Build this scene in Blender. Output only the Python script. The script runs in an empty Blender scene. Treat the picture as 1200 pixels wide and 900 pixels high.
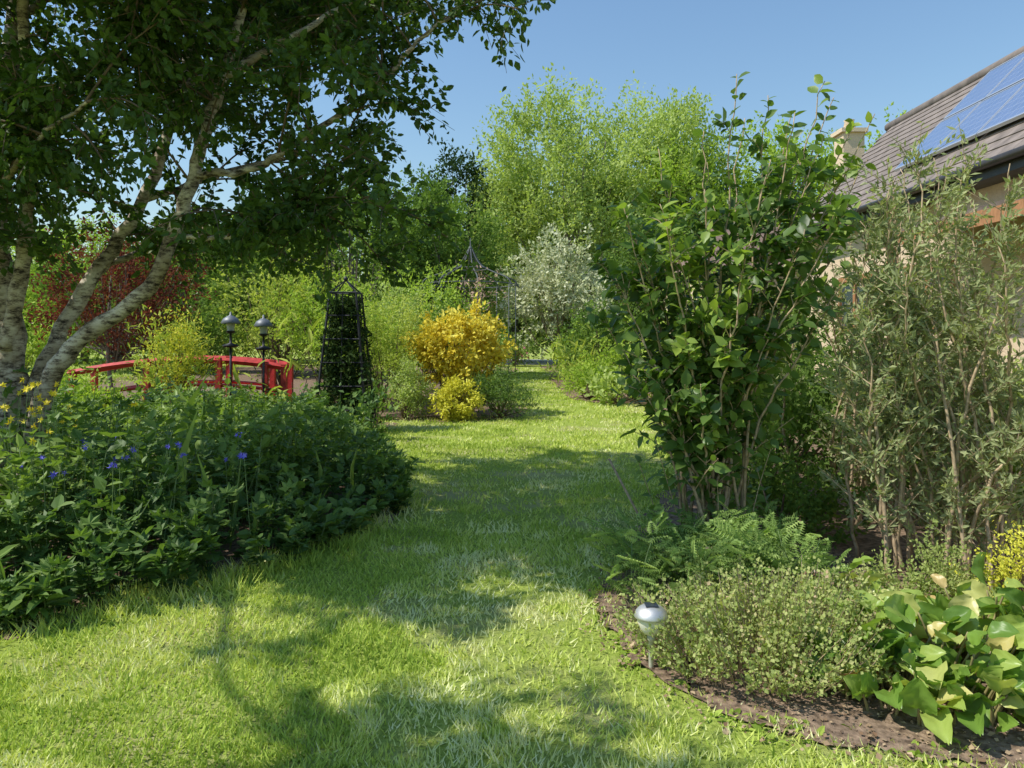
import bpy, math, random
import numpy as np
from mathutils import Vector, Matrix
R = np.random.default_rng(7)
random.seed(7)
scene = bpy.context.scene

# ------------------------------------------------------------------ helpers
def nrm(a):
    a = np.asarray(a, float)
    return a / np.maximum(np.linalg.norm(a, axis=-1, keepdims=True), 1e-9)

def rv(n):
    return nrm(R.normal(size=(n, 3)))

_grid = R.random((64, 64))
def vnoise(x, y, s):
    x = np.asarray(x) * s + 100.3; y = np.asarray(y) * s + 100.7
    xi = np.floor(x).astype(int); yi = np.floor(y).astype(int)
    fx = x - xi; fy = y - yi
    fx = fx*fx*(3-2*fx); fy = fy*fy*(3-2*fy)
    g = lambda i, j: _grid[i % 64, j % 64]
    return (g(xi, yi)*(1-fx)+g(xi+1, yi)*fx)*(1-fy)+(g(xi, yi+1)*(1-fx)+g(xi+1, yi+1)*fx)*fy

def inpoly(x, y, poly):
    c = np.zeros(len(x), bool); n = len(poly)
    for i in range(n):
        x1, y1 = poly[i]; x2, y2 = poly[(i+1) % n]
        if y1 == y2: continue
        k = ((y1 > y) != (y2 > y)) & (x < (x2-x1)*(y-y1)/(y2-y1)+x1)
        c ^= k
    return c

def polydist(x, y, poly):
    d = np.full(len(x), 1e9); n = len(poly)
    for i in range(n):
        a = np.array(poly[i]); b = np.array(poly[(i+1) % n]); ab = b-a
        t = np.clip(((x-a[0])*ab[0]+(y-a[1])*ab[1])/max(ab@ab, 1e-9), 0, 1)
        d = np.minimum(d, np.hypot(x-a[0]-t*ab[0], y-a[1]-t*ab[1]))
    return d

def catmull(pts, k=6, closed=False):
    p = np.array(pts, float); n = len(p); out = []
    rng = range(n) if closed else range(n-1)
    for i in rng:
        if closed: a, b, c, d = p[(i-1) % n], p[i], p[(i+1) % n], p[(i+2) % n]
        else: a, b, c, d = p[max(i-1, 0)], p[i], p[i+1], p[min(i+2, n-1)]
        for j in range(k):
            t = j/k
            out.append(.5*((2*b)+(c-a)*t+(2*a-5*b+4*c-d)*t*t+(3*b-a-3*c+d)*t**3))
    if not closed: out.append(p[-1])
    return np.array(out)

# leaf templates : x = width, y = along, z = normal
def T(v, f): return np.array(v, float), np.array(f, int)
KITE = T([(0,0,0),(-.28,.42,.06),(0,1,-.04),(.28,.42,.06)], [(0,2,1),(0,3,2)])
NARROW = T([(0,0,0),(-.11,.45,.03),(0,1,-.05),(.11,.45,.03)], [(0,2,1),(0,3,2)])
LANCE = T([(0,0,0),(-.10,.3,.05),(.10,.3,.05),(0,.32,0),(-.085,.65,.02),(.085,.65,.02),(0,.67,-.03),(0,1,-.14)],
          [(0,3,1),(0,2,3),(1,3,6),(1,6,4),(3,2,5),(3,5,6),(4,6,7),(6,5,7)])
OVAL = T([(0,0,0),(-.26,.25,.07),(.26,.25,.07),(0,.27,0),(-.27,.58,.05),(.27,.58,.05),(0,.6,-.03),(0,1,-.12),(-.13,.82,-.02),(.13,.82,-.02)],
          [(0,3,1),(0,2,3),(1,3,6),(1,6,4),(3,2,5),(3,5,6),(4,6,8),(8,6,7),(6,5,9),(6,9,7)])
BLADE = T([(-.5,0,0),(.5,0,0),(.1,1,.0)], [(0,1,2)])
OVAL4 = T([(0,0,0),(-.30,.35,.07),(-.2,.75,.02),(0,1,-.08),(.2,.75,.02),(.30,.35,.07)], [(0,3,2),(0,2,1),(0,4,3),(0,5,4)])
def lobed():
    v = [(0,0,0)]; f = []
    n = 5
    for i in range(2*n+1):
        a = math.radians(-125+250*i/(2*n)); r = .55 if i % 2 else .98
        if i in (0, 2*n): r = .6
        v.append((math.sin(a)*r*.62, .35+math.cos(a)*r*.62, (-.10 if i % 2 else .03)))
    v[0] = (0,.33,-.03)
    for i in range(1, 2*n+1): f.append((0, i+1, i))
    return T(v, f)
LOBED = lobed()
def ferny():
    v, f = [], []
    for k in range(7):
        y = .15+.12*k; s = .34*(1-abs(k-2)/7.5)
        for sd in (-1, 1):
            a = len(v)
            v += [(0,y,0),(sd*s*.5,y+.02,.04),(sd*s,y+.13,-.03),(sd*s*.45,y+.10,.03)]
            f += [(a,a+1,a+2),(a,a+2,a+3)]
            a = len(v)
            v += [(sd*s*.45,y+.04,.02),(sd*s*.75,y-.06,-.02),(sd*s*.6,y+.06,.03)]
            f += [(a,a+1,a+2)]
    a = len(v); v += [(0,.9,0),(-.07,.98,0),(0,1.12,-.03),(.07,.98,0)]; f += [(a,a+2,a+1),(a,a+3,a+2)]
    return T(v, f)
FERN = ferny()
def bergleaf():
    v, f = [], []; nx, ny = 8, 9
    for j in range(ny+1):
        t = j/ny
        w = .44*math.sin(math.pi*min(1, t*.93+.05))**.55*(1+.05*math.sin(j*2.4))
        for i in range(nx+1):
            u = i/nx*2-1
            z = .22*abs(u)**1.4*w*2+.045*math.sin(t*13+u*2.5)*abs(u)-.34*t*t+.02*math.sin(i*2.1)*math.sin(j*1.9)-(.02 if i==nx//2 else 0)
            v.append((u*w, t, z+.12*t))
    for j in range(ny):
        for i in range(nx):
            a = j*(nx+1)+i; b = a+1; c = a+nx+1; d = c+1
            f += [(a,b,d),(a,d,c)]
    return T(v, f)
BERG = bergleaf()
FLOWER = T([(0,0,0)]+[(.5*math.cos(a*math.pi/5)*(1 if a%2 else .35),.5*math.sin(a*math.pi/5)*(1 if a%2 else .35),.14 if a%2 else .03) for a in range(10)],
           [(0,a+1,(a+1)%10+1) for a in range(10)])

class B:
    def __init__(s): s.V=[]; s.F=[]; s.R=[]; s.M=[]; s.S=[]; s.n=0
    def raw(s, V, F, r, mi, smooth=False):
        V = np.asarray(V, float).reshape(-1,3); F = np.asarray(F, int).reshape(-1,3)
        s.V.append(V); s.F.append(F+s.n); s.n += len(V)
        s.R.append(np.broadcast_to(np.asarray(r, float), (len(V),)).copy())
        s.M.append(np.full(len(F), mi)); s.S.append(np.full(len(F), smooth))
    def leaves(s, tm, pos, axis, normal, size, rnd, mi=0, wid=1.0, smooth=False):
        tv, tf = tm; n = len(pos)
        if n == 0: return
        A = nrm(axis); X = nrm(np.cross(A, normal)); Z = np.cross(X, A)
        size = np.broadcast_to(np.asarray(size, float), (n,)); wid = np.broadcast_to(np.asarray(wid, float), (n,))
        V = pos[:,None,:] + size[:,None,None]*(tv[None,:,0:1]*X[:,None,:]*wid[:,None,None]+tv[None,:,1:2]*A[:,None,:]+tv[None,:,2:3]*Z[:,None,:])
        F = tf[None]+(np.arange(n)*len(tv))[:,None,None]
        rnd = np.broadcast_to(np.asarray(rnd, float), (n,))
        s.raw(V, F, np.repeat(rnd, len(tv)), mi, smooth)
    def tube(s, pts, rad, sides=6, mi=1, rnd=.5):
        p = np.asarray(pts, float); k = len(p)
        r = np.interp(np.linspace(0,1,k), np.linspace(0,1,len(rad)), rad) if hasattr(rad,'__len__') else np.full(k, rad)
        t = nrm(np.gradient(p, axis=0)); ref = np.array([.37,.21,.9]) if abs(t[:,2]).mean() < .8 else np.array([1,.1,.05])
        x = nrm(np.cross(t, ref)); y = np.cross(t, x)
        a = np.arange(sides)*2*math.pi/sides
        V = p[:,None]+r[:,None,None]*(np.cos(a)[None,:,None]*x[:,None]+np.sin(a)[None,:,None]*y[:,None])
        i = np.arange(k-1)[:,None]*sides; j = np.arange(sides)[None]; j2 = (j+1) % sides
        q = [i+j, i+j2, i+sides+j2, i+sides+j]; q = [np.broadcast_to(z, (k-1, sides)).ravel() for z in q]
        F = np.concatenate([np.stack([q[0],q[1],q[2]],1), np.stack([q[0],q[2],q[3]],1)])
        V = V.reshape(-1,3)
        cap = [[(k-1)*sides, (k-1)*sides+m, (k-1)*sides+m+1] for m in range(1, sides-1)]+[[0, m+1, m] for m in range(1, sides-1)]
        s.raw(V, np.concatenate([F, np.array(cap)]), rnd, mi, sides > 4)
    def box(s, c, d, mi=0, rot=None, rnd=.5):
        c = np.array(c, float); d = np.array(d, float)/2
        v = np.array([(x,y,z) for x in (-1,1) for y in (-1,1) for z in (-1,1)], float)*d
        if rot is not None: v = v@np.array(rot).T
        f = [(0,1,3),(0,3,2),(4,6,7),(4,7,5),(0,4,5),(0,5,1),(2,3,7),(2,7,6),(0,2,6),(0,6,4),(1,5,7),(1,7,3)]
        s.raw(v+c, f, rnd, mi)
    def lathe(s, c, prof, seg=24, mi=0, rnd=.5):
        c = np.array(c, float); p = np.array(prof, float); k = len(p)
        a = np.arange(seg)*2*math.pi/seg
        V = np.stack([p[:,0:1]*np.cos(a), p[:,0:1]*np.sin(a), np.repeat(p[:,1:2], seg, 1)], -1).reshape(-1,3)+c
        F = []
        for i in range(k-1):
            for j in range(seg):
                a0=i*seg+j; b0=i*seg+(j+1)%seg; F += [(a0,b0,b0+seg),(a0,b0+seg,a0+seg)]
        s.raw(V, F, rnd, mi, True)
    def build(s, name, mats, parent=None, loc=None):
        V = np.concatenate(s.V).astype(np.float32); F = np.concatenate(s.F).astype(np.int32)
        me = bpy.data.meshes.new(name)
        me.vertices.add(len(V)); me.vertices.foreach_set('co', V.ravel())
        me.loops.add(len(F)*3); me.loops.foreach_set('vertex_index', F.ravel())
        me.polygons.add(len(F)); me.polygons.foreach_set('loop_start', np.arange(len(F), dtype=np.int32)*3)
        me.polygons.foreach_set('material_index', np.concatenate(s.M).astype(np.int32))
        me.polygons.foreach_set('use_smooth', np.concatenate(s.S))
        at = me.attributes.new('rnd', 'FLOAT', 'POINT'); at.data.foreach_set('value', np.concatenate(s.R).astype(np.float32))
        for m in mats: me.materials.append(m)
        me.update(calc_edges=True)
        ob = bpy.data.objects.new(name, me); scene.collection.objects.link(ob)
        if parent: ob.parent = parent
        if loc is not None: ob.location = loc
        return ob

def copy_ob(ob, loc, rz=0, sc=(1,1,1)):
    o = bpy.data.objects.new(ob.name.split('.')[0], ob.data); scene.collection.objects.link(o)
    o.location = loc; o.rotation_euler = (0,0,rz); o.scale = sc
    return o
def empty(name, loc=(0,0,0)):
    e = bpy.data.objects.new(name, None); e.location = loc; e.empty_display_size=.2
    scene.collection.objects.link(e); return e

# ------------------------------------------------------------------ materials
def newmat(name):
    m = bpy.data.materials.new(name); m.use_nodes = True
    nt = m.node_tree; nt.nodes.clear()
    out = nt.nodes.new('ShaderNodeOutputMaterial'); return m, nt, out
def ramp(nt, stops):
    r = nt.nodes.new('ShaderNodeValToRGB'); e = r.color_ramp.elements
    e[0].position = stops[0][0]; e[0].color = (*stops[0][1], 1)
    e[1].position = stops[-1][0]; e[1].color = (*stops[-1][1], 1)
    for p, c in stops[1:-1]:
        x = e.new(p); x.color = (*c, 1)
    return r
def leafmat(name, stops, tr=.35, rough=.45, spec=.35, tcol=(1.25,1.35,.55), k=1., simple=False):
    m, nt, out = newmat(name); N = nt.nodes; L = nt.links
    stops = [(p, tuple(min(.85,c*k) for c in col)) for p,col in stops]
    at = N.new('ShaderNodeAttribute'); at.attribute_name = 'rnd'
    r = ramp(nt, stops); L.new(at.outputs['Fac'], r.inputs[0])
    if simple:
        p = N.new('ShaderNodeBsdfDiffuse'); L.new(r.outputs[0], p.inputs[0])
    else:
        p = N.new('ShaderNodeBsdfPrincipled'); p.inputs['Roughness'].default_value = rough
        p.inputs['Specular IOR Level'].default_value = spec
        L.new(r.outputs[0], p.inputs['Base Color'])
    t = N.new('ShaderNodeBsdfTranslucent')
    mu = N.new('ShaderNodeMix'); mu.data_type='RGBA'; mu.blend_type='MULTIPLY'; mu.inputs[0].default_value = 1
    L.new(r.outputs[0], mu.inputs[6]); mu.inputs[7].default_value = (*tcol, 1)
    L.new(mu.outputs[2], t.inputs[0])
    mx = N.new('ShaderNodeMixShader'); mx.inputs[0].default_value = tr
    L.new(p.outputs[0], mx.inputs[1]); L.new(t.outputs[0], mx.inputs[2]); L.new(mx.outputs[0], out.inputs[0])
    return m
def plain(name, col, rough=.6, metal=0, var=.25, scale=8, bump=.2, stretch=(1,1,1), spec=.4):
    m, nt, out = newmat(name); N = nt.nodes; L = nt.links
    tc = N.new('ShaderNodeTexCoord'); mp = N.new('ShaderNodeMapping'); mp.inputs['Scale'].default_value = stretch
    L.new(tc.outputs['Object'], mp.inputs[0])
    n = N.new('ShaderNodeTexNoise'); n.inputs['Scale'].default_value = scale; n.inputs['Detail'].default_value = 5
    L.new(mp.outputs[0], n.inputs[0])
    r = ramp(nt, [(.3, tuple(c*(1-var) for c in col)), (.7, tuple(min(1, c*(1+var)) for c in col))])
    L.new(n.outputs[0], r.inputs[0])
    p = N.new('ShaderNodeBsdfPrincipled'); p.inputs['Roughness'].default_value = rough; p.inputs['Metallic'].default_value = metal
    p.inputs['Specular IOR Level'].default_value = spec
    L.new(r.outputs[0], p.inputs['Base Color'])
    b = N.new('ShaderNodeBump'); b.inputs['Strength'].default_value = bump; b.inputs['Distance'].default_value = .02
    L.new(n.outputs[0], b.inputs['Height']); L.new(b.outputs[0], p.inputs['Normal'])
    L.new(p.outputs[0], out.inputs[0]); return m

M_birchleaf = leafmat('birch_leaf', [(0,(.035,.065,.014)),(.6,(.065,.115,.022)),(1,(.13,.195,.03))], .40, .5, .3, k=1.3)
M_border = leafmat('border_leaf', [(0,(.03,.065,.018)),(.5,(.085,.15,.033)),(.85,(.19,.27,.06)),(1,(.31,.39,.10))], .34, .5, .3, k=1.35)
M_shrub = leafmat('shrub_leaf', [(0,(.05,.09,.022)),(.6,(.11,.185,.035)),(1,(.26,.34,.06))], .40, .42, .4, k=1.3)
M_willow = leafmat('grey_willow_leaf', [(0,(.15,.17,.085)),(.6,(.28,.31,.15)),(1,(.43,.45,.26))], .35, simple=True, k=1.3)
M_tree = leafmat('fresh_tree_leaf', [(0,(.13,.19,.03)),(.5,(.26,.35,.06)),(1,(.40,.47,.11))], .40, simple=True, k=1.35)
M_tree2 = leafmat('grey_green_tree_leaf', [(0,(.17,.21,.07)),(.5,(.30,.36,.12)),(1,(.43,.48,.20))], .40, simple=True, k=1.4)
M_dark = leafmat('dark_tree_leaf', [(0,(.05,.085,.02)),(.5,(.11,.175,.04)),(1,(.20,.28,.06))], .34, simple=True, k=1.35)
M_conifer = leafmat('conifer_leaf', [(0,(.03,.06,.025)),(1,(.07,.115,.05))], .1, simple=True)
M_climb = leafmat('climber_leaf', [(0,(.02,.04,.015)),(.7,(.06,.095,.03)),(1,(.14,.19,.05))], .15, simple=True)
M_gold = leafmat('golden_leaf', [(0,(.50,.42,.05)),(.5,(.80,.66,.08)),(1,(.85,.80,.20))], .30, simple=True, tcol=(1.0,.96,.6))
M_goldy = leafmat('lemon_leaf', [(0,(.45,.46,.05)),(.5,(.74,.70,.09)),(1,(.85,.83,.18))], .30, simple=True, tcol=(1.0,1.0,.6))
M_ygreen = leafmat('yellow_green_leaf', [(0,(.18,.23,.04)),(.5,(.34,.40,.08)),(1,(.50,.52,.14))], .36, simple=True, k=1.15)
M_red = leafmat('red_maple_leaf', [(0,(.10,.035,.025)),(.6,(.19,.07,.045)),(1,(.27,.15,.07))], .35, simple=True, tcol=(1.3,.85,.6))
M_white = leafmat('white_blossom', [(0,(.28,.35,.14)),(.35,(.50,.54,.28)),(1,(.82,.81,.60))], .3, simple=True, tcol=(1,1,.9))
M_fern = leafmat('bleeding_heart_leaf', [(0,(.14,.21,.06)),(.6,(.26,.36,.11)),(1,(.40,.50,.17))], .35, simple=True, k=1.2)
M_herb = leafmat('herb_leaf', [(0,(.17,.22,.06)),(.5,(.31,.36,.12)),(.85,(.44,.45,.19)),(1,(.50,.36,.24))], .35, simple=True, k=1.25)
M_berg = leafmat('bergenia_leaf', [(0,(.10,.19,.03)),(.4,(.19,.31,.05)),(.64,(.36,.45,.10)),(.80,(.60,.58,.20)),(.90,(.54,.38,.16)),(.96,(.38,.17,.09)),(1,(.24,.12,.07))], .3, .38, .45, k=1.1)
M_grass = leafmat('grass_blade', [(0,(.17,.25,.04)),(.45,(.36,.46,.08)),(.8,(.55,.60,.16)),(1,(.74,.68,.38))], .28, simple=True, tcol=(1.1,1.1,.6), k=1.25)
M_dry = leafmat('dry_leaf', [(0,(.20,.12,.07)),(1,(.55,.42,.26))], .15, simple=True, tcol=(1,.9,.7))
M_yflower = leafmat('yellow_petal', [(0,(.8,.6,.02)),(1,(.85,.75,.05))], .2, .5, tcol=(1,1,.8))
M_bflower = leafmat('blue_petal', [(0,(.12,.10,.60)),(1,(.22,.20,.75))], .2, .5, tcol=(1,1,1))
M_pflower = leafmat('pink_petal', [(0,(.45,.05,.12)),(1,(.7,.2,.3))], .2, .5, tcol=(1,1,1))
M_twig = plain('twig_bark', (.16,.11,.07), .8, 0, .35, 30)
M_stem = plain('shrub_stem_bark', (.42,.31,.19), .75, 0, .35, 25)
M_greenstem = plain('green_stem', (.15,.21,.07), .6, 0, .3, 25)
M_trunk = plain('tree_bark', (.2,.17,.13), .85, 0, .35, 6)
M_iron = plain('black_iron', (.03,.03,.035), .5, .3, .2, 10)
M_iron2 = plain('weathered_iron', (.10,.11,.11), .7, .1, .3, 10)
M_redp = plain('red_painted_wood', (.50,.045,.035), .55, 0, .3, 12)
M_soil = plain('soil', (.225,.16,.11), .95, 0, .55, 26, 1.0, spec=.05)
M_gravel = plain('gravel', (.5,.46,.42), .9, 0, .3, 30, .8)

def birchbark():
    m, nt, out = newmat('birch_bark'); N = nt.nodes; L = nt.links
    tc = N.new('ShaderNodeTexCoord'); mp = N.new('ShaderNodeMapping'); mp.inputs['Scale'].default_value = (4,4,11)
    L.new(tc.outputs['Object'], mp.inputs[0])
    n = N.new('ShaderNodeTexNoise'); n.inputs['Scale'].default_value = 2.2; n.inputs['Detail'].default_value = 7; n.inputs['Roughness'].default_value=.75
    L.new(mp.outputs[0], n.inputs[0])
    r = ramp(nt, [(.38,(.05,.04,.035)),(.46,(.32,.26,.20)),(.54,(.66,.58,.46)),(.75,(.80,.73,.62))]); L.new(n.outputs[0], r.inputs[0])
    n2 = N.new('ShaderNodeTexNoise'); n2.inputs['Scale'].default_value = 3; n2.inputs['Detail'].default_value=4; L.new(tc.outputs['Object'], n2.inputs[0])
    r2 = ramp(nt, [(.4,(.48,.43,.33)),(.6,(1,1,1))]); L.new(n2.outputs[0], r2.inputs[0])
    mu = N.new('ShaderNodeMix'); mu.data_type='RGBA'; mu.blend_type='MULTIPLY'; mu.inputs[0].default_value=.85
    L.new(r.outputs[0], mu.inputs[6]); L.new(r2.outputs[0], mu.inputs[7])
    p = N.new('ShaderNodeBsdfPrincipled'); p.inputs['Roughness'].default_value=.8; p.inputs['Specular IOR Level'].default_value=.2
    L.new(mu.outputs[2], p.inputs['Base Color'])
    b = N.new('ShaderNodeBump'); b.inputs['Strength'].default_value=.6; b.inputs['Distance'].default_value=.012
    L.new(n.outputs[0], b.inputs['Height']); L.new(b.outputs[0], p.inputs['Normal'])
    L.new(p.outputs[0], out.inputs[0]); return m
M_birch = birchbark()

def groundmat():
    m, nt, out = newmat('lawn'); N = nt.nodes; L = nt.links
    tc = N.new('ShaderNodeTexCoord')
    def noise(s, d=5):
        n = N.new('ShaderNodeTexNoise'); n.inputs['Scale'].default_value=s; n.inputs['Detail'].default_value=d
        n.inputs['Roughness'].default_value=.65
        L.new(tc.outputs['Object'], n.inputs[0]); return n
    n1 = noise(38, 7); r1 = ramp(nt, [(.3,(.15,.20,.035)),(.5,(.30,.38,.07)),(.7,(.45,.51,.13))]); L.new(n1.outputs[0], r1.inputs[0])
    n2 = noise(.9, 4); r2 = ramp(nt, [(.48,(0,0,0)),(.64,(1,1,1))]); L.new(n2.outputs[0], r2.inputs[0])
    mx = N.new('ShaderNodeMix'); mx.data_type='RGBA'
    sc = N.new('ShaderNodeMath'); sc.operation='MULTIPLY'; sc.inputs[1].default_value=.55; L.new(r2.outputs[0], sc.inputs[0])
    L.new(sc.outputs[0], mx.inputs[0]); L.new(r1.outputs[0], mx.inputs[6]); mx.inputs[7].default_value=(.46,.39,.22,1)
    p = N.new('ShaderNodeBsdfDiffuse')
    L.new(mx.outputs[2], p.inputs[0])
    b = N.new('ShaderNodeBump'); b.inputs['Strength'].default_value=.8; b.inputs['Distance'].default_value=.03
    L.new(n1.outputs[0], b.inputs['Height']); L.new(b.outputs[0], p.inputs['Normal'])
    L.new(p.outputs[0], out.inputs[0]); return m
M_lawn = groundmat()

# ------------------------------------------------------------------ ground
g = B(); S = 900
g.raw([(-S,-S,0),(S,-S,0),(S,S,0),(-S,S,0)], [(0,1,2),(0,2,3)], .5, 0)
g.build('lawn_ground', [M_lawn])

LB = [(-7,2.9),(-3.7,3.5),(-2.75,3.9),(-2.0,4.7),(-1.35,5.66),(-1.05,6.8),(-1.35,8.4),(-1.9,10.5),(-2.35,12.4),(-2.8,14.0),(-12,14),(-12,5)]
IB = [(-2.9,14.3),(-2.0,14.1),(-.8,14.0),(.15,14.8),(.30,16.4),(-.15,20),(-.5,28),(-.7,40),(-14,40),(-14,14.6)]
RB = [(.5,4.1),(.6,3.6),(.85,3.15),(1.2,2.92),(1.6,2.78),(2.6,2.5),(5,2.2),(16,2.2),(16,42),(2.8,42),(1.7,32),(1.4,26),(1.5,20),(1.9,18.2),(3.2,17.2),(3.0,13.5),(2.3,9.6),(1.4,7),(.65,5)]
def bed(name, poly, z):
    p = catmull([(x,y,0) for x,y in poly], 24, True)
    dx = (vnoise(p[:,0],p[:,1],2.3)-.5)*.14+(vnoise(p[:,0],p[:,1],11)-.5)*.12; dy = (vnoise(p[:,1],p[:,0],2.9)-.5)*.14+(vnoise(p[:,1],p[:,0],13)-.5)*.12
    p[:,0]+=dx; p[:,1]+=dy
    me = bpy.data.meshes.new(name); me.from_pydata([(x,y,z) for x,y,_ in p], [], [list(range(len(p)))])
    me.materials.append(M_soil); me.update()
    o = bpy.data.objects.new(name, me); scene.collection.objects.link(o)
bed('flower_bed_soil', LB, .004); bed('flower_bed_soil', IB, .008); bed('flower_bed_soil', RB, .012)
g = B(); p = catmull([(-6,43,0),(0,42.6,0),(6,43,0),(9,46,0),(5,52,0),(-6,52,0)], 5, True); p[:,2]=.016
g.raw(p, [(0,i,i+1) for i in range(1,len(p)-1)], .5, 0); g.build('gravel_path', [M_gravel])

# grass blades
n = 380000
d = 1.9*(38/1.9)**R.random(n); th = np.radians(R.uniform(-44,44,n))
x = d*np.sin(th); y = d*np.cos(th)
jx = x+(vnoise(x,y,6)-.5)*.22+(vnoise(x,y,17)-.5)*.12; jy = y+(vnoise(y,x,6)-.5)*.22+(vnoise(y,x,17)-.5)*.12
inside = (inpoly(jx,jy,LB)|inpoly(jx,jy,IB)|inpoly(jx,jy,RB))
dL=polydist(jx,jy,LB); dI=polydist(jx,jy,IB); dR=polydist(jx,jy,RB); rr_=R.random(n)
k = ~inside | (rr_<1.1-dL/.28) | (rr_<1.2-dI/.55) | (rr_<.8-dR/.2)
k &= ~((~inside)&(dR<.16)&(R.random(n)<.4*vnoise(x,y,5)*2))
bare = vnoise(x,y,1.1)*.6+vnoise(x+9,y,3.1)*.4
k &= ~((bare>.60)&(R.random(n)<.7))
x,y,d,bare,dL = x[k],y[k],d[k],bare[k],dL[k]; n=len(x)
ln = (.022+.016*vnoise(x,y,3.5)+.012*vnoise(x,y,1.3))*R.uniform(.6,1.35,n)*(1+.035*d)*(1+1.2*(dL<.2))
wd = .0042*(1+.33*d)*R.uniform(.7,1.3,n)
ax = nrm(np.stack([R.normal(0,.6,n)+(vnoise(x,y,5)-.5)*.8, R.normal(0,.6,n)+(vnoise(y,x,5)-.5)*.8, np.ones(n)],1))
rn = np.clip(.06+.62*vnoise(x,y,1.7)+.25*R.normal(0,.6,n)+.3*(bare>.50)+.22*vnoise(x,y,9),0,1)
g = B(); g.leaves(BLADE, np.stack([x,y,np.zeros(n)],1), ax, rv(n), ln, rn, 0, wd/ln)
g.build('lawn_grass', [M_grass])

# ------------------------------------------------------------------ foliage generators
def sprays(b, P0, D, L, k, size, jit, tm, mi, base_r, droop=0., upn=.7, wid=1.):
    n = len(P0); L = np.broadcast_to(L, (n,))
    t = R.random((n,k)); D = nrm(D)
    P = P0[:,None]+D[:,None]*(L[:,None]*t)[...,None]+R.normal(size=(n,k,3))*jit
    P[...,2] -= droop*(t**2)*L[:,None]
    A = D[:,None]*.7+R.normal(size=(n,k,3))*.6; A[...,2] -= droop*t
    Nn = R.normal(size=(n,k,3))*.6+np.array([-.25,-.2,0]); Nn[...,2] += upn
    r = np.clip(base_r[:,None]*.6+.4*R.random((n,k))+.10*(t-.5),0,1)
    P = P.reshape(-1,3); ok = P[:,2] > .02
    b.leaves(tm, P[ok], A.reshape(-1,3)[ok], Nn.reshape(-1,3)[ok], size*R.uniform(.65,1.25,ok.sum()), r.ravel()[ok], mi, wid)

def crown(b, c, rad, nclump, nspray, k, L, size, mi=0, tm=KITE, shell=.45, up=.5, sig=.3, jit=.05, droop=0., base=None, bmi=1, br=.03, wid=1., half=False):
    c = np.array(c, float); rad = np.array(rad, float)
    dr = rv(nclump)
    if half: dr[:,2] = np.abs(dr[:,2])
    rho = shell+(1-shell)*R.random(nclump)**.7
    C = c+dr*rho[:,None]*rad*R.uniform(.82,1.12,(nclump,1))
    cr = R.random(nclump)
    idx = R.integers(0, nclump, nspray)
    P0 = C[idx]+R.normal(size=(nspray,3))*sig*rad.min()
    out = nrm((P0-c)/rad); D = out*.8+rv(nspray)*.6+np.array([0,0,up])
    sprays(b, P0, D, L*R.uniform(.6,1.3,nspray), k, size, jit, tm, mi, np.clip(cr[idx]*.7+.3*R.random(nspray),0,1), droop, wid=wid)
    if base is not None:
        base = np.array(base, float)
        for q in C[:: max(1, nclump//40)]:
            m = base*.5+q*.5+np.array([0,0,-.05*rad[2]])+R.normal(size=3)*.06*rad
            s0 = base+(c-base)*R.uniform(0,.5)
            b.tube(catmull([s0, m, q],4), [br, br*.25], 5, bmi)

def shrub(name, c, rad, lm, size, dens=1., tm=KITE, up=.5, L=None, stemm=None, half=True, k=12, wid=1., droop=0., jit=None, sig=.3, nclump=None, shell=.35):
    b = B(); area = rad[0]*rad[2]*3+rad[0]*rad[1]*3
    ns = int(dens*area*2.0/(size*size*.28*k))
    L = L or size*3.5
    nc = nclump or max(14, int(26*rad[0]))
    crown(b, (0,0,c[2]), rad, nc, ns, k, L, size, 0, tm, shell, up, sig, jit or size*.5, droop, (0,0,0), 1, .02, wid, half)
    return b.build(name, [lm, stemm or M_twig], loc=(c[0],c[1],0))

# ------------------------------------------------------------------ birch tree (multi-stem)
b = B()
limbs = []
def limb(pts, r0, r1, sides=10, jitter=.03, dens=1., t0=None):
    p = catmull(pts, 7); p[1:-1] += R.normal(size=(len(p)-2,3))*jitter*.35
    r = np.linspace(r0, r1, len(p))*(1+.05*R.normal(size=len(p)))
    b.tube(p, list(r), sides, 1); limbs.append((p, r0, r1, dens, t0)); return p
limb([(-4.30,6.5,-.05),(-4.38,6.5,.8),(-4.42,6.5,1.6),(-4.5,6.4,3.0),(-4.25,6.4,4.6),(-4.1,6.3,7)], .17,.04)
limb([(-4.22,6.4,.0),(-4.08,6.35,.9),(-3.75,6.3,1.5),(-3.05,6.2,2.02),(-2.78,6.2,2.65),(-2.58,6.15,3.2),(-2.4,6.2,3.85),(-2.2,6.2,4.6),(-1.9,6.1,6)], .088,.025)
limb([(-4.3,6.5,1.0),(-3.95,6.8,2.0),(-3.45,7.0,3.0),(-3.15,7.1,4.2),(-2.9,7.3,6.2)], .08,.03)
limb([(-4.5,6.4,.6),(-4.75,6.3,1.7),(-4.9,6.0,3.0),(-5.0,5.5,5)], .10,.03)
limb([(-4.4,6.45,1.5),(-4.15,6.3,2.4),(-3.9,6.0,3.3),(-3.6,5.4,4.4),(-3.3,4.9,5.6)], .07,.02)
limb([(-2.62,6.15,2.95),(-2.15,6.1,2.98),(-1.7,6.0,3.2),(-1.2,6.0,3.55),(-.75,6.0,4.0),(-.25,6.1,4.45)], .034,.012,8,dens=1.2)
limb([(-2.85,6.2,2.45),(-2.4,6.1,2.42),(-1.9,5.9,2.5),(-1.45,5.8,2.6),(-1.1,5.8,2.7)], .022,.007,6,dens=1.2)
limb([(-2.4,6.2,3.8),(-1.9,6.4,4.2),(-1.2,6.6,4.7),(-.6,6.8,5.0)], .035,.01,6)
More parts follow.
